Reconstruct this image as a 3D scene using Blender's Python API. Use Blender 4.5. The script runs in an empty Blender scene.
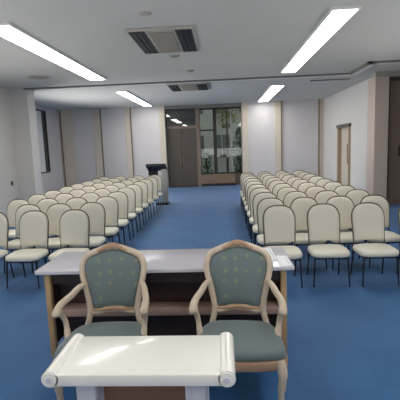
import bpy, bmesh, math, random
from mathutils import Vector, Matrix
random.seed(7)
C = bpy.context.scene.collection
PI = math.pi

# ------------------------------------------------------------ materials
def srgb(r, g, b):
    def f(c):
        c /= 255.0
        return c/12.92 if c <= 0.04045 else ((c+0.055)/1.055)**2.4
    return (f(r), f(g), f(b), 1)

def mat(name, col, rough=0.6, metal=0.0, var=0.06, scale=6.0, bump=0.0, bscale=200.0, spec=0.5, coat=0.0):
    m = bpy.data.materials.new(name); m.use_nodes = True
    nt = m.node_tree; N = nt.nodes; L = nt.links
    b = N['Principled BSDF']
    b.inputs['Roughness'].default_value = rough
    b.inputs['Metallic'].default_value = metal
    b.inputs['Specular IOR Level'].default_value = spec
    b.inputs['Coat Weight'].default_value = coat
    tc = N.new('ShaderNodeTexCoord')
    nz = N.new('ShaderNodeTexNoise'); nz.inputs['Scale'].default_value = scale; nz.inputs['Detail'].default_value = 4
    L.new(tc.outputs['Object'], nz.inputs['Vector'])
    mx = N.new('ShaderNodeMix'); mx.data_type = 'RGBA'
    mx.inputs[6].default_value = [c*(1-var) for c in col[:3]]+[1]
    mx.inputs[7].default_value = [min(1, c*(1+var)) for c in col[:3]]+[1]
    L.new(nz.outputs['Fac'], mx.inputs[0]); L.new(mx.outputs[2], b.inputs['Base Color'])
    if bump:
        n2 = N.new('ShaderNodeTexNoise'); n2.inputs['Scale'].default_value = bscale
        L.new(tc.outputs['Object'], n2.inputs['Vector'])
        bp = N.new('ShaderNodeBump'); bp.inputs['Strength'].default_value = bump; bp.inputs['Distance'].default_value = 0.005
        L.new(n2.outputs['Fac'], bp.inputs['Height']); L.new(bp.outputs['Normal'], b.inputs['Normal'])
    return m

def wood(name, col, rough=0.45, axis=2, contrast=0.25, scale=14.0):
    m = bpy.data.materials.new(name); m.use_nodes = True
    nt = m.node_tree; N = nt.nodes; L = nt.links
    b = N['Principled BSDF']; b.inputs['Roughness'].default_value = rough
    tc = N.new('ShaderNodeTexCoord'); mp = N.new('ShaderNodeMapping')
    s = [scale]*3; s[axis] = scale*0.07
    mp.inputs['Scale'].default_value = s
    L.new(tc.outputs['Object'], mp.inputs['Vector'])
    nz = N.new('ShaderNodeTexNoise'); nz.inputs['Scale'].default_value = 1.0; nz.inputs['Detail'].default_value = 6; nz.inputs['Distortion'].default_value = 0.6
    L.new(mp.outputs['Vector'], nz.inputs['Vector'])
    mx = N.new('ShaderNodeMix'); mx.data_type = 'RGBA'
    mx.inputs[6].default_value = [c*(1-contrast) for c in col[:3]]+[1]
    mx.inputs[7].default_value = [min(1, c*(1+contrast)) for c in col[:3]]+[1]
    L.new(nz.outputs['Fac'], mx.inputs[0]); L.new(mx.outputs[2], b.inputs['Base Color'])
    return m

def emis(name, col, strength):
    m = bpy.data.materials.new(name); m.use_nodes = True
    b = m.node_tree.nodes['Principled BSDF']
    b.inputs['Base Color'].default_value = (0.8, 0.8, 0.8, 1)
    b.inputs['Emission Color'].default_value = col
    b.inputs['Emission Strength'].default_value = strength
    return m

def glass(name, tint=(0.9, 0.95, 0.92, 1), rough=0.02, boost=0.0):
    m = bpy.data.materials.new(name); m.use_nodes = True
    nt = m.node_tree; N = nt.nodes; L = nt.links
    N.remove(N['Principled BSDF'])
    tr = N.new('ShaderNodeBsdfTransparent'); tr.inputs['Color'].default_value = tint
    gl = N.new('ShaderNodeBsdfGlossy'); gl.inputs['Roughness'].default_value = rough
    fr = N.new('ShaderNodeFresnel'); fr.inputs['IOR'].default_value = 1.5
    ad = N.new('ShaderNodeMath'); ad.operation = 'ADD'; ad.inputs[1].default_value = boost
    L.new(fr.outputs[0], ad.inputs[0])
    mx = N.new('ShaderNodeMixShader')
    L.new(ad.outputs[0], mx.inputs[0]); L.new(tr.outputs[0], mx.inputs[1]); L.new(gl.outputs[0], mx.inputs[2])
    L.new(mx.outputs[0], N['Material Output'].inputs['Surface'])
    return m

def carpet():
    m = bpy.data.materials.new('blue_carpet'); m.use_nodes = True
    nt = m.node_tree; N = nt.nodes; L = nt.links
    b = N['Principled BSDF']; b.inputs['Roughness'].default_value = 0.6
    b.inputs['Specular IOR Level'].default_value = 0.4
    b.inputs['Sheen Weight'].default_value = 0.15
    tc = N.new('ShaderNodeTexCoord')
    ck = N.new('ShaderNodeTexChecker'); ck.inputs['Scale'].default_value = 2.0
    ck.inputs['Color1'].default_value = srgb(32, 94, 148); ck.inputs['Color2'].default_value = srgb(36, 99, 153)
    L.new(tc.outputs['Object'], ck.inputs['Vector'])
    nz = N.new('ShaderNodeTexNoise'); nz.inputs['Scale'].default_value = 1.3; nz.inputs['Detail'].default_value = 5
    L.new(tc.outputs['Object'], nz.inputs['Vector'])
    rp = N.new('ShaderNodeValToRGB')
    rp.color_ramp.elements[0].position = 0.3; rp.color_ramp.elements[0].color = (0.86, 0.86, 0.86, 1)
    rp.color_ramp.elements[1].position = 0.7; rp.color_ramp.elements[1].color = (1, 1, 1, 1)
    L.new(nz.outputs['Fac'], rp.inputs[0])
    mx = N.new('ShaderNodeMix'); mx.data_type = 'RGBA'; mx.blend_type = 'MULTIPLY'; mx.inputs[0].default_value = 1
    L.new(ck.outputs['Color'], mx.inputs[6]); L.new(rp.outputs['Color'], mx.inputs[7])
    L.new(mx.outputs[2], b.inputs['Base Color'])
    n2 = N.new('ShaderNodeTexNoise'); n2.inputs['Scale'].default_value = 260
    L.new(tc.outputs['Object'], n2.inputs['Vector'])
    bp = N.new('ShaderNodeBump'); bp.inputs['Strength'].default_value = 0.5; bp.inputs['Distance'].default_value = 0.004
    L.new(n2.outputs['Fac'], bp.inputs['Height']); L.new(bp.outputs['Normal'], b.inputs['Normal'])
    return m

def damask(axis):
    """teal grey upholstery with small faded yellow-green sprigs"""
    m = bpy.data.materials.new('teal_damask'); m.use_nodes = True
    nt = m.node_tree; N = nt.nodes; L = nt.links
    b = N['Principled BSDF']; b.inputs['Roughness'].default_value = 0.7
    b.inputs['Sheen Weight'].default_value = 0.2
    tc = N.new('ShaderNodeTexCoord')
    vo = N.new('ShaderNodeTexVoronoi'); vo.inputs['Scale'].default_value = 11.5; vo.inputs['Randomness'].default_value = 0.35
    mp = N.new('ShaderNodeMapping'); sv = [1, 1, 1]; sv[axis] = 0.02; mp.inputs['Scale'].default_value = sv
    mp.inputs['Location'].default_value = (0.03, 0.02, 0.04)
    L.new(tc.outputs['Object'], mp.inputs['Vector']); L.new(mp.outputs['Vector'], vo.inputs['Vector'])
    nz = N.new('ShaderNodeTexNoise'); nz.inputs['Scale'].default_value = 55; nz.inputs['Detail'].default_value = 3
    L.new(tc.outputs['Object'], nz.inputs['Vector'])
    ad = N.new('ShaderNodeMath'); ad.operation = 'MULTIPLY_ADD'; ad.inputs[1].default_value = 0.35
    L.new(nz.outputs['Fac'], ad.inputs[0]); L.new(vo.outputs['Distance'], ad.inputs[2])
    rp = N.new('ShaderNodeValToRGB')
    e = rp.color_ramp.elements
    e[0].position = 0.27; e[0].color = srgb(134, 139, 110)
    e[1].position = 0.39; e[1].color = srgb(103, 118, 119)
    L.new(ad.outputs[0], rp.inputs[0])
    L.new(rp.outputs['Color'], b.inputs['Base Color'])
    return m

M = dict(
    wall=mat('lavender_grey_wall', srgb(208, 203, 203), 0.8, var=0.03, scale=2),
    wall_l=mat('pale_grey_wall', srgb(212, 209, 205), 0.8, var=0.03, scale=2),
    pink=mat('warm_beige_wall', srgb(204, 189, 178), 0.8, var=0.03, scale=2),
    ceil=mat('ceiling_board', srgb(198, 197, 191), 0.9, var=0.03, scale=3),
    strip=mat('beige_wood_strip', srgb(208, 196, 180), 0.6, var=0.05),
    stripd=wood('brown_strip_edge', srgb(132, 112, 92)),
    brown=wood('dark_brown_door', srgb(80, 71, 63), 0.35, contrast=0.1),
    brownp=wood('brown_partition', srgb(122, 106, 94), 0.5, contrast=0.1),
    carpet=carpet(),
    cream=mat('cream_fabric', srgb(222, 216, 201), 0.75, var=0.04, scale=9, bump=0.15, bscale=350),
    creamd=mat('cream_seat_fabric', srgb(234, 229, 214), 0.7, var=0.04, scale=9, bump=0.15, bscale=350),
    cframe=mat('dark_bronze_metal', srgb(112, 99, 80), 0.4, metal=0.3, var=0.05),
    black=mat('black_metal', srgb(34, 37, 50), 0.6, metal=0.2, var=0.05),
    blackp=mat('black_plastic', srgb(20, 19, 20), 0.45, var=0.1),
    awood=wood('pale_carved_wood', srgb(206, 188, 166), 0.4, contrast=0.16),
    awoodw=wood('warm_carved_wood', srgb(172, 140, 112), 0.4, contrast=0.18),
    teal=damask(1), teals=damask(2),
    white=mat('white_laminate', srgb(206, 202, 210), 0.25, var=0.02),
    cwhite=mat('cream_white_lacquer', srgb(246, 243, 234), 0.24, var=0.015, coat=0.3),
    lwhite=mat('grey_white_paint', srgb(206, 207, 214), 0.4, var=0.03),
    dwood=wood('dark_walnut', srgb(58, 42, 38), 0.45, axis=0),
    shelfw=wood('pinkish_oak', srgb(176, 146, 130), 0.5, axis=0, contrast=0.15),
    legw=wood('light_oak', srgb(186, 154, 112), 0.45),
    stretch=wood('reddish_brown_wood', srgb(150, 108, 80), 0.5, axis=0),
    paper=mat('white_paper', srgb(246, 246, 250), 0.6, var=0.01),
    paperg=mat('grey_print', srgb(150, 150, 160), 0.6, var=0.1, scale=30),
    grey=mat('light_grey_metal', srgb(186, 184, 180), 0.4, metal=0.2, var=0.05),
    dgrey=mat('dark_louvre', srgb(44, 42, 40), 0.6, var=0.1),
    acw=mat('air_conditioner_white', srgb(172, 168, 158), 0.6, var=0.03),
    acg=mat('air_conditioner_grille', srgb(150, 142, 128), 0.6, var=0.06, scale=20),
    track=mat('track_metal', srgb(120, 118, 113), 0.5, var=0.05),
    tube=emis('light_diffuser', (1, 0.985, 0.95, 1), 13.0),
    lampw=mat('lamp_frame_white', srgb(225, 225, 222), 0.4, var=0.02),
    glass=glass('window_glass'),
    glassd=glass('dark_transom_glass', (0.55, 0.58, 0.56, 1), boost=0.08),
    frame=mat('dark_window_frame', srgb(52, 52, 48), 0.4, metal=0.3, var=0.05),
    alum=mat('pale_aluminium', srgb(170, 170, 168), 0.4, metal=0.4, var=0.04),
    doorw=wood('light_wood_door', srgb(176, 156, 128), 0.45),
    doorp=mat('pale_door_panel', srgb(202, 194, 180), 0.6, var=0.03),
    leaf=mat('green_leaves', srgb(64, 112, 70), 0.6, var=0.45, scale=9),
    leafy=mat('yellow_green_leaves', srgb(150, 148, 66), 0.6, var=0.3, scale=9),
    bark=mat('bark', srgb(90, 76, 62), 0.9, var=0.2, scale=20),
    facade=mat('pale_facade', srgb(186, 186, 176), 0.8, var=0.05),
    facadew=mat('facade_window', srgb(92, 98, 98), 0.2, var=0.1),
    ground=mat('paving', srgb(130, 128, 120), 0.9, var=0.1),
    bench=wood('brown_ledge', srgb(122, 104, 84), 0.5, axis=0),
    base=mat('dark_skirting', srgb(40, 36, 36), 0.5, var=0.05),
)

# ------------------------------------------------------------ mesh helpers
def obj(name, bm, m, parent=None, smooth=False):
    bmesh.ops.recalc_face_normals(bm, faces=bm.faces[:])
    me = bpy.data.meshes.new(name)
    if smooth:
        for f in bm.faces: f.smooth = True
    bm.to_mesh(me); bm.free()
    me.materials.append(M[m] if isinstance(m, str) else m)
    if smooth:
        me.set_sharp_from_angle(angle=math.radians(50))
    o = bpy.data.objects.new(name, me); C.objects.link(o)
    if parent: o.parent = parent
    return o

def tag(o, label, cat, group=None):
    o['label'] = label; o['category'] = cat
    if group: o['group'] = group
    return o

def thing(name, label, cat, loc=(0, 0, 0), rz=0, group=None):
    o = bpy.data.objects.new(name, None); C.objects.link(o)
    o.location = loc; o.rotation_euler = (0, 0, rz); o.empty_display_size = 0.1
    return tag(o, label, cat, group)

def struct(name, bm, m, parent=None, smooth=False):
    o = obj(name, bm, m, parent, smooth)
    if not parent: o['kind'] = 'structure'
    return o

def B(): return bmesh.new()

def box(bm, x0, x1, y0, y1, z0, z1, bev=0.0, seg=2):
    vs = [bm.verts.new(p) for p in [(x0,y0,z0),(x1,y0,z0),(x1,y1,z0),(x0,y1,z0),(x0,y0,z1),(x1,y0,z1),(x1,y1,z1),(x0,y1,z1)]]
    fs = [bm.faces.new([vs[i] for i in q]) for q in [(3,2,1,0),(4,5,6,7),(0,1,5,4),(1,2,6,5),(2,3,7,6),(3,0,4,7)]]
    if bev:
        es = list({e for f in fs for e in f.edges})
        bmesh.ops.bevel(bm, geom=es, offset=bev, segments=seg, affect='EDGES', profile=0.5)
    return bm

def bx(*a, **k): return box(B(), *a, **k)

def tube(bm, pts, r, seg=10, closed=False, flat=1.0, up=None):
    """sweep an ellipse along pts; r = number or list; flat scales the second axis"""
    P = [Vector(p) for p in pts]; n = len(P)
    R = r if isinstance(r, (list, tuple)) else [r]*n
    T = []
    for i in range(n):
        if closed: t = P[(i+1) % n]-P[i-1]
        else: t = P[min(i+1, n-1)]-P[max(i-1, 0)]
        T.append(t.normalized())
    u = Vector(up) if up else (Vector((0, 0, 1)) if abs(T[0].z) < 0.9 else Vector((0, 1, 0)))
    rings = []
    for i in range(n):
        a = u-T[i]*u.dot(T[i])
        if a.length < 1e-4: a = T[i].orthogonal()
        a.normalize()
        if not up: u = a
        b = T[i].cross(a)
        rings.append([bm.verts.new(P[i]+a*(R[i]*math.cos(2*PI*k/seg))+b*(R[i]*flat*math.sin(2*PI*k/seg))) for k in range(seg)])
    m = n if closed else n-1
    for i in range(m):
        A, Bq = rings[i], rings[(i+1) % n]
        for k in range(seg):
            bm.faces.new([A[k], A[(k+1) % seg], Bq[(k+1) % seg], Bq[k]])
    if not closed:
        bm.faces.new(rings[0][::-1]); bm.faces.new(rings[-1])
    return bm

def smoothp(pts, n=6, closed=False):
    """Catmull-Rom through pts"""
    P = [Vector(p) for p in pts]; N = len(P); out = []
    rng = range(N) if closed else range(N-1)
    for i in rng:
        p1, p2 = P[i], P[(i+1) % N]
        p0 = P[i-1] if (closed or i > 0) else p1*2-p2
        p3 = P[(i+2) % N] if (closed or i+2 < N) else p2*2-p1
        for k in range(n):
            t = k/n
            out.append(0.5*((2*p1)+(p2-p0)*t+(2*p0-5*p1+4*p2-p3)*t*t+(3*p1-p0-3*p2+p3)*t**3))
    if not closed: out.append(P[-1])
    return out

def pillow(bm, outline, rings, fmap):
    """outline: 2D loop; rings: (inset scale, height); fmap(u, v, h) -> point"""
    cx = sum(p[0] for p in outline)/len(outline); cy = sum(p[1] for p in outline)/len(outline)
    loops = []
    for s, h in rings:
        if s == 0:
            loops.append([bm.verts.new(fmap(cx, cy, h))])
        else:
            loops.append([bm.verts.new(fmap(cx+(x-cx)*s, cy+(y-cy)*s, h)) for x, y in outline])
    n = len(outline)
    for A, Bq in zip(loops, loops[1:]):
        for k in range(n):
            j = (k+1) % n
            if len(A) == 1: bm.faces.new([A[0], Bq[j], Bq[k]])
            elif len(Bq) == 1: bm.faces.new([A[k], A[j], Bq[0]])
            else: bm.faces.new([A[k], A[j], Bq[j], Bq[k]])
    return bm

def lathe(bm, prof, seg=20, c=(0, 0, 0)):
    rs = []
    for r, z in prof:
        if r == 0: rs.append([bm.verts.new((c[0], c[1], c[2]+z))])
        else: rs.append([bm.verts.new((c[0]+r*math.cos(2*PI*k/seg), c[1]+r*math.sin(2*PI*k/seg), c[2]+z)) for k in range(seg)])
    for A, Bq in zip(rs, rs[1:]):
        for k in range(seg):
            j = (k+1) % seg
            if len(A) == 1 and len(Bq) == 1: continue
            if len(A) == 1: bm.faces.new([A[0], Bq[k], Bq[j]])
            elif len(Bq) == 1: bm.faces.new([A[k], A[j], Bq[0]])
            else: bm.faces.new([A[k], A[j], Bq[j], Bq[k]])
    return bm

def dup(root, loc, rz, label, group=None):
    r = root.copy(); C.objects.link(r); r.location = loc; r.rotation_euler = (0, 0, rz); r['label'] = label
    if group: r['group'] = group
    for ch in list(root.children):
        c = ch.copy(); C.objects.link(c); c.parent = r
        for g in list(ch.children):
            d = g.copy(); C.objects.link(d); d.parent = c
    return r

# ------------------------------------------------------------ camera (world +y runs into the hall)
H = 1.62
def camera():
    d = Vector(((222-200)/400, (200-145)/400, 1)).normalized()
    r = math.radians(1.7)
    u = Vector((-math.sin(r), math.cos(r), 0)); u = (u-d*u.dot(d)).normalized()
    x = u.cross(d)
    # rows of [x d u] give camera right / up / forward in world space
    right = Vector((x[0], d[0], u[0])); up = Vector((x[1], d[1], u[1])); fwd = Vector((x[2], d[2], u[2]))
    m = Matrix((right, up, -fwd)).transposed().to_4x4()
    cam = bpy.data.cameras.new('camera'); cam.sensor_width = 36; cam.lens = 36; cam.clip_start = 0.05
    o = bpy.data.objects.new('camera', cam); C.objects.link(o)
    m.translation = (0, 0, H); o.matrix_world = m
    bpy.context.scene.camera = o
camera()

# ------------------------------------------------------------ setting
CZ = 3.2           # ceiling height
YB = 15.8          # back wall
struct('floor', bx(-6.6, 5.4, -1.7, 16.6, -0.1, 0), 'carpet')
struct('ceiling', bx(-6.6, 5.4, -1.7, 16.6, CZ, CZ+0.15), 'ceil')
struct('wall_front', bx(-6.6, 5.4, -1.7, -1.5, 0, CZ), 'wall')
struct('wall_left_near', bx(-5.5, -5.32, -1.5, 10.1, 0, CZ), 'wall_l')
struct('wall_left_pilaster', bx(-6.6, -4.87, 10.1, 10.5, 0, CZ), 'wall_l')
# left wall of the far part, with a tall narrow window
w = B()
box(w, -6.6, -6.4, 10.5, 13.75, 0, CZ); box(w, -6.6, -6.4, 14.6, 16.0, 0, CZ)
box(w, -6.6, -6.4, 13.75, 14.6, 0, 0.85); box(w, -6.6, -6.4, 13.75, 14.6, 3.1, CZ)
struct('wall_left', w, 'wall')
# right side: near wall, brown partition, pillar, far wall with door
struct('wall_right_near', bx(5.2, 5.4, -1.5, 10.3, 0, CZ), 'brownp')
pr = struct('door_3', bx(4.0, 5.2, 10.12, 10.3, 0.0, 3.08, bev=0.004), 'brownp')
obj('rail', bx(4.0, 5.2, 10.09, 10.12, 2.98, 3.06, bev=0.003), 'brown', pr)
obj('stile', bx(4.0, 4.07, 10.09, 10.12, 0.0, 2.98, bev=0.003), 'brown', pr)
k = B(); box(k, 4.30, 4.40, 10.085, 10.12, 1.20, 1.44, bev=0.006); tube(k, [(4.35, 10.085, 1.32), (4.35, 10.05, 1.32), (4.29, 10.04, 1.32)], 0.014, 8)
obj('handle', k, 'blackp', pr, True)
struct('trim_1', bx(3.68, 5.2, 9.98, 10.3, 3.08, CZ), 'acw')
struct('wall_right_pillar', bx(3.68, 4.0, 10.0, 10.5, 0, 3.08), 'pink')
w = B()
box(w, 3.9, 4.1, 10.5, 12.5, 0, CZ); box(w, 3.9, 4.1, 13.75, 16.0, 0, CZ); box(w, 3.9, 4.1, 12.5, 13.75, 2.1, CZ)
struct('wall_right', w, 'wall_l')
d = struct('door_2', bx(3.97, 4.03, 12.57, 13.68, 0.0, 2.03, bev=0.004), 'doorp')
fr = B(); box(fr, 3.84, 4.1, 12.5, 12.57, 0, 2.1); box(fr, 3.84, 4.1, 13.68, 13.75, 0, 2.1)
obj('door_frame', fr, 'doorw', d)
obj('door_head', bx(3.82, 4.1, 12.46, 13.79, 2.03, 2.13), 'brown', d)
obj('pull_handle', tube(B(), [(3.97, 12.85, 0.85), (3.92, 12.85, 0.9), (3.92, 12.85, 1.5), (3.97, 12.85, 1.55)], 0.025, 8), 'stripd', d, True)

# back wall either side of the glazed bay
XL, XR = -2.2, 0.80
struct('wall_back_left', bx(-6.6, XL, YB, 16.0, 0, CZ), 'wall')
struct('wall_back_right', bx(XR, 4.1, YB, 16.0, 0, CZ), 'wall')
ti = 2
def strip(x0, x1, dark=None):
    global ti
    o = struct('trim_%d' % ti, bx(x0, x1, YB-0.035, YB, 0, CZ, bev=0.004), 'strip'); ti += 1
    if dark:
        obj('edge_strip', bx(dark-0.022, dark+0.022, YB-0.06, YB-0.035, 0, CZ), 'stripd', o)
strip(-6.40, -5.85, -6.34); strip(-5.05, -4.72, -4.73); strip(-3.78, -3.52, -3.54); strip(-2.42, XL)
strip(XR, 1.03); strip(2.05, 2.36, 2.30); strip(3.68, 3.9, 3.72)
struct('trim_%d' % ti, bx(XL, XR, YB-0.01, YB+0.19, 3.08, CZ), 'track'); ti += 1
struct('baseboard_left', bx(-6.40, XL, YB-0.05, YB-0.036, 0, 0.08), 'base')
struct('baseboard_right', bx(XR, 3.68, YB-0.05, YB-0.036, 0, 0.08), 'base')
# bay: side cheeks, brown double door with glass transom, tall window
struct('wall_bay_left', bx(XL-0.1, XL, 16.0, 16.6, 0, CZ), 'brownp')
struct('wall_bay_right', bx(XR, XR+0.1, 16.0, 16.6, 0, CZ), 'pink')
d1 = struct('door_1', bx(XL, -1.0, 16.02, 16.1, 0.04, 2.33, bev=0.004), 'brown')
obj('leaf_gap', bx(-1.605, -1.595, 16.012, 16.02, 0.06, 2.3), 'base', d1)
hk = B()
for s in (-1.66, -1.54): tube(hk, [(s, 16.02, 0.95), (s, 15.97, 0.97), (s, 15.97, 1.23), (s, 16.02, 1.25)], 0.012, 8)
obj('pull_handle', hk, 'stripd', d1, True)
obj('lintel', bx(XL, -1.0, 16.0, 16.1, 2.33, 2.42), 'brownp', d1)
obj('threshold', bx(XL, -1.0, 15.98, 16.1, 0, 0.04), 'base', d1)
w2 = struct('window_2', bx(XL, -1.0, 16.05, 16.06, 2.42, 3.08), 'glassd')
fr = B(); box(fr, XL, -1.0, 16.02, 16.09, 3.04, 3.08); box(fr, XL, XL+0.04, 16.02, 16.09, 2.42, 3.04); obj('window_frame', fr, 'frame', w2)
struct('wall_bay_back', bx(XL, -1.06, 16.5, 16.6, 0, CZ), 'base')
struct('wall_bay_post', bx(-1.0, -0.86, 16.0, 16.6, 0, 3.08), 'brownp')
w1 = struct('window_1', bx(-0.86, XR, 16.33, 16.34, 0.5, 3.04), 'glass')
fr = B()
box(fr, -0.86, XR, 16.29, 16.38, 3.04, 3.10); box(fr, -0.86, XR, 16.29, 16.38, 0.46, 0.52)
obj('window_frame', fr, 'frame', w1)
obj('mullion', bx(-0.34, -0.20, 16.27, 16.39, 0.52, 3.04), 'frame', w1)
obj('mullion', bx(0.36, 0.41, 16.29, 16.38, 0.52, 3.04), 'alum', w1)
obj('transom_bar', bx(-0.86, -0.34, 16.30, 16.37, 2.2, 2.26), 'frame', w1)
lg = tag(obj('window_ledge', bx(-0.86, 0.50, 15.98, 16.28, 0.10, 0.47, bev=0.01), 'bench'), 'brown wooden ledge under the tall window at the hall end', 'ledge')
obj('plinth', bx(-0.86, 0.50, 16.0, 16.28, 0.0, 0.10), 'base', lg)
struct('wall_bay_sill', bx(-0.86, XR, 16.29, 16.6, 0, 0.46), 'brownp')
# left window
w3 = struct('window_3', bx(-6.43, -6.42, 13.75, 14.6, 0.85, 3.1), 'glassd')
fr = B()
box(fr, -6.56, -6.40, 13.75, 13.80, 0.85, 3.1); box(fr, -6.56, -6.40, 14.54, 14.6, 0.85, 3.1); box(fr, -6.56, -6.40, 13.75, 14.6, 0.85, 0.90); box(fr, -6.56, -6.4, 13.75, 14.6, 3.05, 3.1)
obj('window_frame', fr, 'frame', w3)
obj('roller_blind', bx(-6.415, -6.405, 13.80, 14.22, 0.90, 3.05), 'lampw', w3)
# switch on the near left wall
sw = thing('wall_switch', 'small dark switch plate on the grey wall at left edge', 'switch', (-5.32, 9.78, 0.86))
obj('plate', bx(0, 0.012, -0.06, 0.06, -0.06, 0.06, bev=0.004), 'acg', sw)
obj('rocker', bx(0.012, 0.02, -0.03, 0.03, -0.045, 0.045, bev=0.003), 'dgrey', sw)

# ceiling rail that runs across the hall and turns towards the camera at the right
def rail(pts, w, z0, z1):
    bm = B()
    for (a, b) in zip(pts, pts[1:]):
        x0, x1 = sorted((a[0], b[0])); y0, y1 = sorted((a[1], b[1]))
        box(bm, x0-w/2, x1+w/2, y0-w/2, y1+w/2, z0, z1)
    return bm
RP = [(-4.85, 10.02), (3.09, 10.02), (3.09, 8.7), (5.2, 8.7)]
tr = struct('trim_20', rail(RP, 0.09, CZ-0.03, CZ), 'track')
struct('trim_21', rail([(x+(0.12 if i > 0 else 0), y+0.12) for i, (x, y) in enumerate(RP)], 0.10, CZ-0.03, CZ), 'lampw')

struct('trim_22', bx(2.35, 3.35, 10.85, 10.95, CZ-0.02, CZ), 'track')

# ------------------------------------------------------------ ceiling lights
def striplight(x, y0, y1, w, label):
    t = thing('ceiling_light', label, 'light', (x, (y0+y1)/2, CZ), 0, 'long ceiling strip lights')
    h = (y1-y0)/2
    f = B()
    box(f, -w/2-0.03, -w/2, -h-0.03, h+0.03, -0.03, 0); box(f, w/2, w/2+0.03, -h-0.03, h+0.03, -0.03, 0)
    box(f, -w/2, w/2, -h-0.03, -h, -0.03, 0); box(f, -w/2, w/2, h, h+0.03, -0.03, 0)
    obj('frame', f, 'lampw', t)
    obj('diffuser', bx(-w/2, w/2, -h, h, -0.022, -0.002), 'tube', t)
striplight(-2.74, 5.02, 9.15, 0.34, 'long bright strip light on near part of ceiling, left of air conditioner')
striplight(1.53, 5.15, 9.35, 0.30, 'long bright strip light on near part of ceiling, right side')
striplight(-2.74, 11.2, 15.3, 0.28, 'shorter looking strip light beyond ceiling rail, left side')
striplight(1.58, 11.4, 15.5, 0.34, 'shorter looking strip light beyond ceiling rail, right side')
striplight(-2.72, -1.2, 2.9, 0.24, 'unseen added strip light overhead behind the camera, left side')  # unseen pair added to brighten the room, continuing the strip spacing
striplight(1.53, -1.2, 2.9, 0.30, 'unseen added strip light overhead behind the camera, right side')

def aircon(x0, x1, y0, y1, label):
    cx, cy = (x0+x1)/2, (y0+y1)/2; a, b = (x1-x0)/2, (y1-y0)/2
    t = thing('ceiling_air_conditioner', label, 'air conditioner', (cx, cy, CZ), 0, 'cassette air conditioners in the ceiling')
    obj('panel', bx(-a, a, -b, b, -0.035, 0, bev=0.008), 'acw', t, True)
    obj('intake_grille', bx(-a*0.36, a*0.36, -b*0.82, b*0.82, -0.05, -0.035, bev=0.005), 'acg', t)
    for s in (-1, 1):
        v = B()
        xa, xb = sorted((s*a*0.46, s*a*0.95))
        box(v, xa, xb, -b*0.93, b*0.93, -0.039, -0.034)
        o = obj('air_outlet', v, 'dgrey', t)
        fl = B()
        for q in (0.33, 0.66):
            xc = xa+(xb-xa)*q
            box(fl, xc-0.012, xc+0.012, -b*0.9, b*0.9, -0.048, -0.039)
        obj('louvre', fl, 'frame', o)
aircon(-1.24, -0.34, 5.52, 6.88, 'ceiling cassette air conditioner with dark outlets, nearest the camera')
aircon(-1.36, -0.32, 10.35, 11.55, 'ceiling cassette air conditioner beyond the ceiling rail')

def disc(name, label, cat, x, y, r, m):
    t = thing(name, label, cat, (x, y, CZ))
    obj('ring', lathe(B(), [(0, 0), (r, 0), (r, -0.012), (r*0.85, -0.02), (r*0.8, -0.012), (0, -0.012)], 24), 'acw', t, True)
    obj('centre', lathe(B(), [(0, -0.013), (r*0.78, -0.013), (r*0.7, -0.022), (0, -0.025)], 24), m, t, True)
disc('ceiling_speaker', 'round grey ceiling speaker left of the near strip light', 'speaker', -3.85, 8.6, 0.24, 'acg')
disc('smoke_detector', 'small round detector on ceiling just behind nearer air conditioner', 'detector', -0.78, 7.25, 0.09, 'acg')
disc('sprinkler_plate', 'small round ceiling plate in front of nearer air conditioner', 'detector', -0.86, 4.95, 0.07, 'acw')
disc('sprinkler_plate', 'small round ceiling plate between the two air conditioners', 'detector', -0.62, 8.7, 0.08, 'acg')

# ------------------------------------------------------------ audience chairs
def chair_outline():
    pts = []
    for z in (0.445, 0.51, 0.57, 0.63, 0.69): pts.append((0.173+(z-0.445)*0.043, z))
    for k in range(1, 14):
        a = PI*k/14
        ca, sa = math.cos(a), math.sin(a)
        pts.append((0.1835*math.copysign(abs(ca)**0.75, ca), 0.695+0.172*abs(sa)**0.85))
    left = [(-x, z) for x, z in pts[:5]][::-1]
    return pts+left
def cback(x, z, h): return Vector((x, 0.150+(z-0.45)*0.20-h, z))
def make_chair():
    t = thing('banquet_chair', 'cream banquet chair', 'chair', (0, 0, 0), 0, 'cream banquet chairs set in rows')
    ol = chair_outline()
    obj('backrest', pillow(B(), ol, [(0, -0.018), (0.8, -0.018), (0.95, -0.014), (1.0, 0.0), (0.985, 0.018), (0.93, 0.030), (0.7, 0.037), (0, 0.040)], cback), 'cream', t, True)
    seat = []
    for k in range(28):
        a = 2*PI*k/28; ca, sa = math.cos(a), math.sin(a)
        seat.append(((0.215+0.006*sa*-1)*math.copysign(abs(ca)**0.45, ca), -0.03+0.20*math.copysign(abs(sa)**0.45, sa)))
    obj('seat', pillow(B(), seat, [(0, 0.335), (0.94, 0.335), (1.0, 0.348), (1.01, 0.370), (0.98, 0.390), (0.90, 0.401), (0.6, 0.407), (0, 0.409)], lambda u, v, h: Vector((u, v, h))), 'creamd', t, True)
    fr = B()
    ring = [cback(x*1.035, 0.445+(z-0.445)*1.02, -0.004) for x, z in ol]
    top = [p for p in ring]
    # start at the lower right, over the arch, to the lower left, running down to the seat rail
    path = [Vector((0.176, 0.145, 0.328))]+top+[Vector((-0.176, 0.145, 0.328))]
    tube(fr, path, 0.008, 8)
    obj('back_frame', fr, 'cframe', t, True)
    sf = B()
    q = [(-0.18, -0.20, 0.326), (0.18, -0.20, 0.326), (0.18, 0.15, 0.326), (-0.18, 0.15, 0.326)]
    for i in range(4): tube(sf, [q[i], q[(i+1) % 4]], 0.011, 8)
    obj('seat_frame', sf, 'black', t, True)
    for sx in (-1, 1):
        obj('leg', tube(B(), [(sx*0.18, -0.19, 0.33), (sx*0.197, -0.212, 0.0)], [0.0105, 0.009], 8), 'black', t, True)
        obj('leg', tube(B(), [(sx*0.178, 0.15, 0.33), (sx*0.188, 0.215, 0.0)], [0.0105, 0.009], 8), 'black', t, True)
    return t
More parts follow.
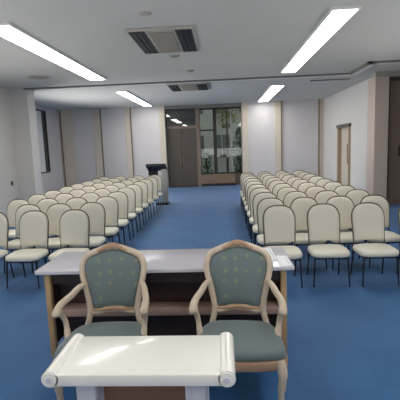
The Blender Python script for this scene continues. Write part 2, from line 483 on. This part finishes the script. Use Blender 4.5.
ORD = ['front', 'second', 'third', 'fourth', 'fifth', 'sixth', 'seventh', 'eighth', 'ninth', 'last']
SEAT = ['on the aisle', 'second from the aisle', 'third from the aisle', 'fourth from the aisle']
proto = make_chair(); first = True
def put(x, y, rz, label):
    global first
    if first:
        proto.location = (x, y, 0); proto.rotation_euler = (0, 0, rz); proto['label'] = label; first = False
    else:
        dup(proto, (x, y, 0), rz, label)
for k in range(10):
    n = 3 if k < 2 else 4
    xs = [-1.89, -2.42, -2.95] if k == 0 else [-1.87, -2.34, -2.81, -3.28]
    for j in range(n):
        y = 4.66+0.66*k if k else 4.70
        put(xs[j]+random.uniform(-.012, .012), y+random.uniform(-.015, .015), random.uniform(-.02, .02),
            'cream round-backed chair left of the aisle, %s row, %s' % (ORD[k], SEAT[j]))
    xs = [0.655, 1.185, 1.715, 2.25] if k == 0 else [0.64, 1.10, 1.56, 2.02]
    for j in range(4):
        y = 4.58+0.66*k
        put(xs[j]+random.uniform(-.012, .012), y+random.uniform(-.015, .015), random.uniform(-.02, .02),
            'cream round-backed chair right of the aisle, %s row, %s' % (ORD[k], SEAT[j]))

# ------------------------------------------------------------ carved armchairs
def back_pt(x, z, h): return Vector((x*1.04, 0.235+(z-0.45)*0.17-h, 0.495+(z-0.58)*0.925))
def make_armchair():
    t = thing('carved_armchair', 'armchair', 'armchair', (0, 0, 0), 0, 'carved armchairs behind the reception table')
    # cartouche outline of the back (right half from bottom to top)
    half = [(0.0, 0.585), (0.06, 0.580), (0.12, 0.562), (0.155, 0.580), (0.168, 0.65), (0.186, 0.74), (0.206, 0.83), (0.212, 0.90), (0.192, 0.965), (0.150, 1.000), (0.10, 1.022), (0.05, 1.042), (0.0, 1.048)]
    loop = half+[(-x, z) for x, z in half[-2:0:-1]]
    sm = [(p.x, p.z) for p in smoothp([(x, 0, z) for x, z in loop], 4, True)]
    fr = B()
    tube(fr, [back_pt(x, z, 0.0) for x, z in sm], 0.026, 10, True, 0.85, up=(0, 1, 0))
    bf = obj('back_frame', fr, 'awood', t, True)
    cr = B()
    # crest carving: a small shell with two scrolls
    for s in (-1, 1):
        tube(cr, smoothp([back_pt(0, 1.068, 0.012), back_pt(s*0.035, 1.058, 0.016), back_pt(s*0.075, 1.030, 0.018), back_pt(s*0.105, 1.024, 0.014)], 5), [0.017]*10+[0.013]*5+[0.008], 8)
    pillow(cr, [(0.032*math.cos(2*PI*k/14), 1.056+0.022*math.sin(2*PI*k/14)) for k in range(14)], [(0, -0.012), (1, 0.0), (0.9, 0.022), (0.5, 0.032), (0, 0.035)], back_pt)
    obj('crest', cr, 'awoodw', bf, True)
    rl = B()
    tube(rl, smoothp([back_pt(-0.15, 0.578, 0.012), back_pt(-0.07, 0.585, 0.018), back_pt(0, 0.595, 0.02), back_pt(0.07, 0.585, 0.018), back_pt(0.15, 0.578, 0.012)], 5), 0.013, 8)
    obj('lower_moulding', rl, 'awoodw', bf, True)
    obj('back_panel', pillow(B(), [(x*0.905, 0.81+(z-0.81)*0.915) for x, z in sm], [(0, -0.022), (0.9, -0.022), (1.0, -0.008), (1.0, 0.006), (0.93, 0.020), (0.7, 0.030), (0, 0.036)], back_pt), 'teal', t, True)
    for s in (-1, 1):
        # back post runs from the frame to the floor as the rear leg
        obj('leg', tube(B(), smoothp([back_pt(s*0.158, 0.60, 0), (s*0.172, 0.245, 0.45), (s*0.19, 0.235, 0.38), (s*0.20, 0.245, 0.30), (s*0.20, 0.275, 0.14), (s*0.205, 0.315, 0.0)], 4), [0.021]*9+[0.024]*5+[0.02]*4+[0.017]*3, 10), 'awood', t, True)
        # cabriole front leg
        obj('leg', tube(B(), smoothp([(s*0.240, -0.208, 0.37), (s*0.252, -0.225, 0.32), (s*0.254, -0.232, 0.27), (s*0.246, -0.226, 0.17), (s*0.245, -0.225, 0.08), (s*0.247, -0.230, 0.03), (s*0.250, -0.236, 0.0)], 4), [0.030]*4+[0.029]*4+[0.024]*4+[0.019]*4+[0.015]*4+[0.017]*4+[0.019], 10), 'awood', t, True)
        # arm with a support set back from the front of the seat
        ar = obj('armrest', tube(B(), smoothp([back_pt(s*0.19, 0.765, 0.0), (s*0.222, 0.225, 0.675), (s*0.246, 0.13, 0.655), (s*0.266, 0.03, 0.650), (s*0.272, -0.05, 0.645), (s*0.271, -0.10, 0.630), (s*0.264, -0.115, 0.608)], 4), [0.020]*6+[0.022]*8+[0.024]*6+[0.028]*3+[0.026, 0.022], 10), 'awood', t, True)
        obj('arm_support', tube(B(), smoothp([(s*0.266, -0.075, 0.63), (s*0.268, -0.035, 0.59), (s*0.258, 0.005, 0.52), (s*0.247, -0.01, 0.44), (s*0.243, -0.03, 0.37)], 4), [0.02]*5+[0.017]*6+[0.021]*6, 10), 'awood', ar, True)
    seat = []
    for x, y in [(0.0, -0.25), (0.10, -0.247), (0.20, -0.23), (0.255, -0.205), (0.268, -0.15), (0.255, 0.0), (0.225, 0.12), (0.175, 0.185), (0.10, 0.20)]:
        seat.append((x, y))
    seat = [(x*1.04, y) for x, y in seat]
    seat = seat+[(0, 0.205)]+[(-x, y) for x, y in seat[:0:-1]]
    sm2 = [(p.x, p.y) for p in smoothp([(x, y, 0) for x, y in seat], 3, True)]
    up = lambda u, v, h: Vector((u, v, h))
    obj('seat', pillow(B(), sm2, [(0, 0.37), (0.96, 0.37), (1.0, 0.380), (1.0, 0.405), (0.96, 0.426), (0.85, 0.440), (0.5, 0.452), (0, 0.456)], up), 'teals', t, True)
    ap = B()
    pillow(ap, sm2, [(0.80, 0.372), (1.02, 0.372), (1.04, 0.362), (1.03, 0.345), (1.045, 0.332), (1.0, 0.312), (0.96, 0.312), (0.9, 0.335), (0.80, 0.372)], up)
    obj('seat_rail', ap, 'awoodw', t, True)
    return t
ac = make_armchair()
ac.location = (-0.787, 2.42, 0); ac.rotation_euler = (0, 0, math.radians(3))
ac['label'] = 'left carved armchair with teal upholstery, behind the white scroll-ended table'
dup(ac, (0.070, 2.42, 0), math.radians(-3), 'right carved armchair with teal upholstery and seat in full view')

# ------------------------------------------------------------ reception table behind the armchairs
X0, X1, Y0, Y1 = -1.455, 0.505, 2.87, 3.44
TZ = 0.72
rt = thing('reception_table', 'long white-topped table with dark panel and shelf behind the armchairs', 'table', ((X0+X1)/2, (Y0+Y1)/2, 0))
hw, hd = (X1-X0)/2, (Y1-Y0)/2
obj('tabletop', bx(-hw, hw, -hd, hd, TZ-0.032, TZ, bev=0.006), 'white', rt, True)
for sx in (-1, 1):
    for yy in (-hd+0.06, hd-0.06):
        obj('leg', bx(sx*(hw-0.075)-0.022, sx*(hw-0.075)+0.022, yy-0.022, yy+0.022, 0, TZ-0.032, bev=0.004), 'legw', rt, True)
obj('modesty_panel', bx(-hw+0.097, hw-0.097, -hd+0.20, -hd+0.22, 0.06, TZ-0.032), 'dwood', rt)
for sx in (-1, 1):
    obj('side_panel', bx(sx*(hw-0.09)-0.006, sx*(hw-0.09)+0.006, -hd+0.09, hd-0.085, 0.10, TZ-0.032), 'dwood', rt)
obj('shelf', bx(-hw+0.08, hw-0.08, -hd+0.06, -hd+0.20, 0.325, 0.385, bev=0.006), 'shelfw', rt, True)
obj('apron', bx(-hw+0.08, hw-0.08, -hd+0.075, -hd+0.095, TZ-0.13, TZ-0.032), 'dwood', rt)
def sheet(x, y, rz, label, w=0.10, l=0.26):
    t = thing('leaflet', label, 'leaflet', (x, y, TZ), rz, 'white leaflets on the reception table')
    obj('cover', bx(-w/2, w/2, -l/2, l/2, 0, 0.008, bev=0.002), 'paper', t)
    obj('fold_line', bx(w*0.30, w*0.34, -l/2+0.01, l/2-0.01, 0.0081, 0.0088), 'paperg', t)
sheet(0.345, 3.20, math.radians(1), 'white folded leaflet on reception table, the inner of two', 0.10, 0.38)
sheet(0.445, 3.01, math.radians(0), 'white folded leaflet at the right end of reception table', 0.085, 0.26)

# ------------------------------------------------------------ white scroll-ended table in front
WZ = 0.68
wx0, wx1, wy0, wy1 = -0.79, 0.020, 1.545, 1.895
wt = thing('scroll_table', 'glossy cream-white low table with scrolled ends in the foreground', 'table', ((wx0+wx1)/2, (wy0+wy1)/2, 0))
hw, hd = (wx1-wx0)/2, (wy1-wy0)/2
obj('tabletop', bx(-hw+0.02, hw-0.02, -hd, hd, WZ-0.056, WZ, bev=0.006), 'cwhite', wt, True)
for s in (-1, 1):
    r = B()
    # a solid scroll along the end of the table: raised roll with rounded profile
    prof = []
    for k in range(20):
        a = 2*PI*k/20
        prof.append((s*(hw-0.028)+0.037*math.cos(a), WZ-0.022+0.037*math.sin(a)))
    A = [r.verts.new((x, -hd-0.006, z)) for x, z in prof]; Bq = [r.verts.new((x, hd+0.006, z)) for x, z in prof]
    for k in range(20): r.faces.new([A[k], A[(k+1) % 20], Bq[(k+1) % 20], Bq[k]])
    r.faces.new(A); r.faces.new(Bq[::-1])
    e = [e for e in r.edges if len({round(v.co.y, 3) for v in e.verts}) == 1]
    bmesh.ops.bevel(r, geom=e, offset=0.006, segments=2, affect='EDGES')
    sc = obj('scroll_end', r, 'cwhite', wt, True)
    obj('scroll_eye', tube(B(), [(s*(hw-0.028), -hd-0.012, WZ-0.022), (s*(hw-0.028), -hd-0.004, WZ-0.022)], 0.013, 14), 'lwhite', sc, True)
    for yy in (-hd+0.07, hd-0.07):
        obj('leg', bx(s*(hw-0.165)-0.045, s*(hw-0.165)+0.045, yy-0.03, yy+0.03, 0.03, WZ-0.056, bev=0.008), 'lwhite', wt, True)
    obj('foot', bx(s*(hw-0.165)-0.055, s*(hw-0.165)+0.055, -hd+0.01, hd-0.01, 0, 0.03, bev=0.008), 'lwhite', wt, True)
obj('stretcher', bx(-hw+0.205, hw-0.205, -0.02, 0.0, 0.30, WZ-0.058, bev=0.003), 'stretch', wt)

# ------------------------------------------------------------ lectern at the end of the aisle
lc = thing('lectern', 'black-topped grey lectern beside the aisle behind the left rows', 'lectern', (-1.87, 11.3, 0))
obj('base', bx(-0.05, 0.3, -0.18, 0.18, 0, 0.06, bev=0.01), 'blackp', lc)
obj('column', bx(0.13, 0.29, -0.06, 0.06, 0.05, 1.0, bev=0.008), 'grey', lc)
dk = B(); box(dk, -0.28, 0.28, -0.2, 0.2, -0.035, 0.035, bev=0.008)
bmesh.ops.rotate(dk, verts=dk.verts, cent=(0, 0, 0), matrix=Matrix.Rotation(math.radians(-24), 3, 'X'))
bmesh.ops.translate(dk, verts=dk.verts, vec=(0, 0, 1.06))
top = obj('reading_desk', dk, 'blackp', lc)
lp = B(); box(lp, -0.28, 0.0, 0.17, 0.2, 0.82, 1.03, bev=0.006)
obj('front_board', lp, 'blackp', top)

# ------------------------------------------------------------ outside the tall window
gr = struct('ground', bx(-12, 12, 16.6, 34, -0.3, -0.2), 'ground')
bd = thing('building', 'pale building seen through the tall window', 'building', (0, 27, -0.2))
obj('facade', bx(-8, 6, 0, 0.4, 0, 9), 'facade', bd)
for i in range(5):
    for z in (1.0, 3.9, 6.6):
        x = -3.9+i*1.7
        f = obj('window', bx(x, x+1.0, -0.04, 0, z, z+1.5), 'facadew', bd)
        obj('window_bar', bx(x+0.47, x+0.53, -0.07, -0.04, z, z+1.5), 'alum', f)
def tree(name, label, x, y, h, rad, n, m, z0, size=0.13):
    t = thing(name, label, 'tree', (x, y, -0.2))
    obj('trunk', tube(B(), [(0, 0, 0), (0.04, 0.02, h*0.4), (0.0, 0.0, h*0.85)], [0.07, 0.055, 0.02], 8), 'bark', t, True)
    bm = B()
    for _ in range(n):
        a = random.uniform(0, 2*PI); u = random.random()**0.5; v = random.uniform(-1, 1)
        rr = rad*u*math.sqrt(max(0, 1-v*v))
        c = Vector((rr*math.cos(a), rr*math.sin(a), z0+(h-z0)*(v+1)/2))
        s = size*random.uniform(0.6, 1.2)
        rot = Matrix.Rotation(random.uniform(0, 2*PI), 3, 'Z') @ Matrix.Rotation(random.uniform(-1, 1), 3, 'X')
        q = [c+rot @ Vector(p) for p in [(-s*0.35, 0, 0), (0, -s, 0), (s*0.35, 0, 0), (0, s, 0)]]
        bm.faces.new([bm.verts.new(p) for p in q])
    obj('foliage', bm, m, t)
tree('tree', 'yellow-green tree behind the tall window', 0.25, 21.0, 5.2, 0.75, 900, 'leafy', 2.7)
tree('shrub', 'tall dark green shrub at right edge of tall window', 0.78, 18.3, 2.55, 0.34, 800, 'leaf', 0.3, 0.10)
tree('shrub', 'leafy shrub low behind the left pane of tall window', -0.75, 18.6, 1.5, 0.32, 350, 'leaf', 0.2, 0.10)

# ------------------------------------------------------------ added fill lamps, then sky daylight
def fill_light(loc, rot, sx, sy, power):  # added area lamps standing in for daylight, to brighten ceiling and walls
    l = bpy.data.lights.new('fill_lamp', 'AREA'); l.shape = 'RECTANGLE'; l.size = sx; l.size_y = sy; l.energy = power; l.spread = 2.1
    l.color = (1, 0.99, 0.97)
    o = bpy.data.objects.new('fill_lamp', l); C.objects.link(o); o.location = loc; o.rotation_euler = rot
R90 = PI/2
fill_light((0, -1.45, 1.3), (R90+0.8, 0, 0), 8.0, 1.9, 115)
fill_light((-5.28, 3.6, 1.3), (R90+0.8, 0, -R90), 8.5, 1.8, 95)
fill_light((5.15, 3.6, 1.3), (R90+0.8, 0, R90), 8.5, 1.8, 110)
fill_light((-6.36, 11.9, 1.2), (R90+0.2, 0, -R90), 2.4, 2.0, 190)
wd = bpy.data.worlds.new('daylight'); bpy.context.scene.world = wd; wd.use_nodes = True
nt = wd.node_tree; bg = nt.nodes['Background']
sk = nt.nodes.new('ShaderNodeTexSky'); sk.sky_type = 'HOSEK_WILKIE'; sk.turbidity = 6
mx = nt.nodes.new('ShaderNodeMix'); mx.data_type = 'RGBA'; mx.inputs[0].default_value = 0.75
mx.inputs[7].default_value = (0.8, 0.83, 0.85, 1)
nt.links.new(sk.outputs[0], mx.inputs[6]); nt.links.new(mx.outputs[2], bg.inputs['Color'])
bg.inputs['Strength'].default_value = 0.75

sc = bpy.context.scene
sc.view_settings.view_transform = 'Standard'
sc.view_settings.look = 'None'
sc.view_settings.exposure = 0.1
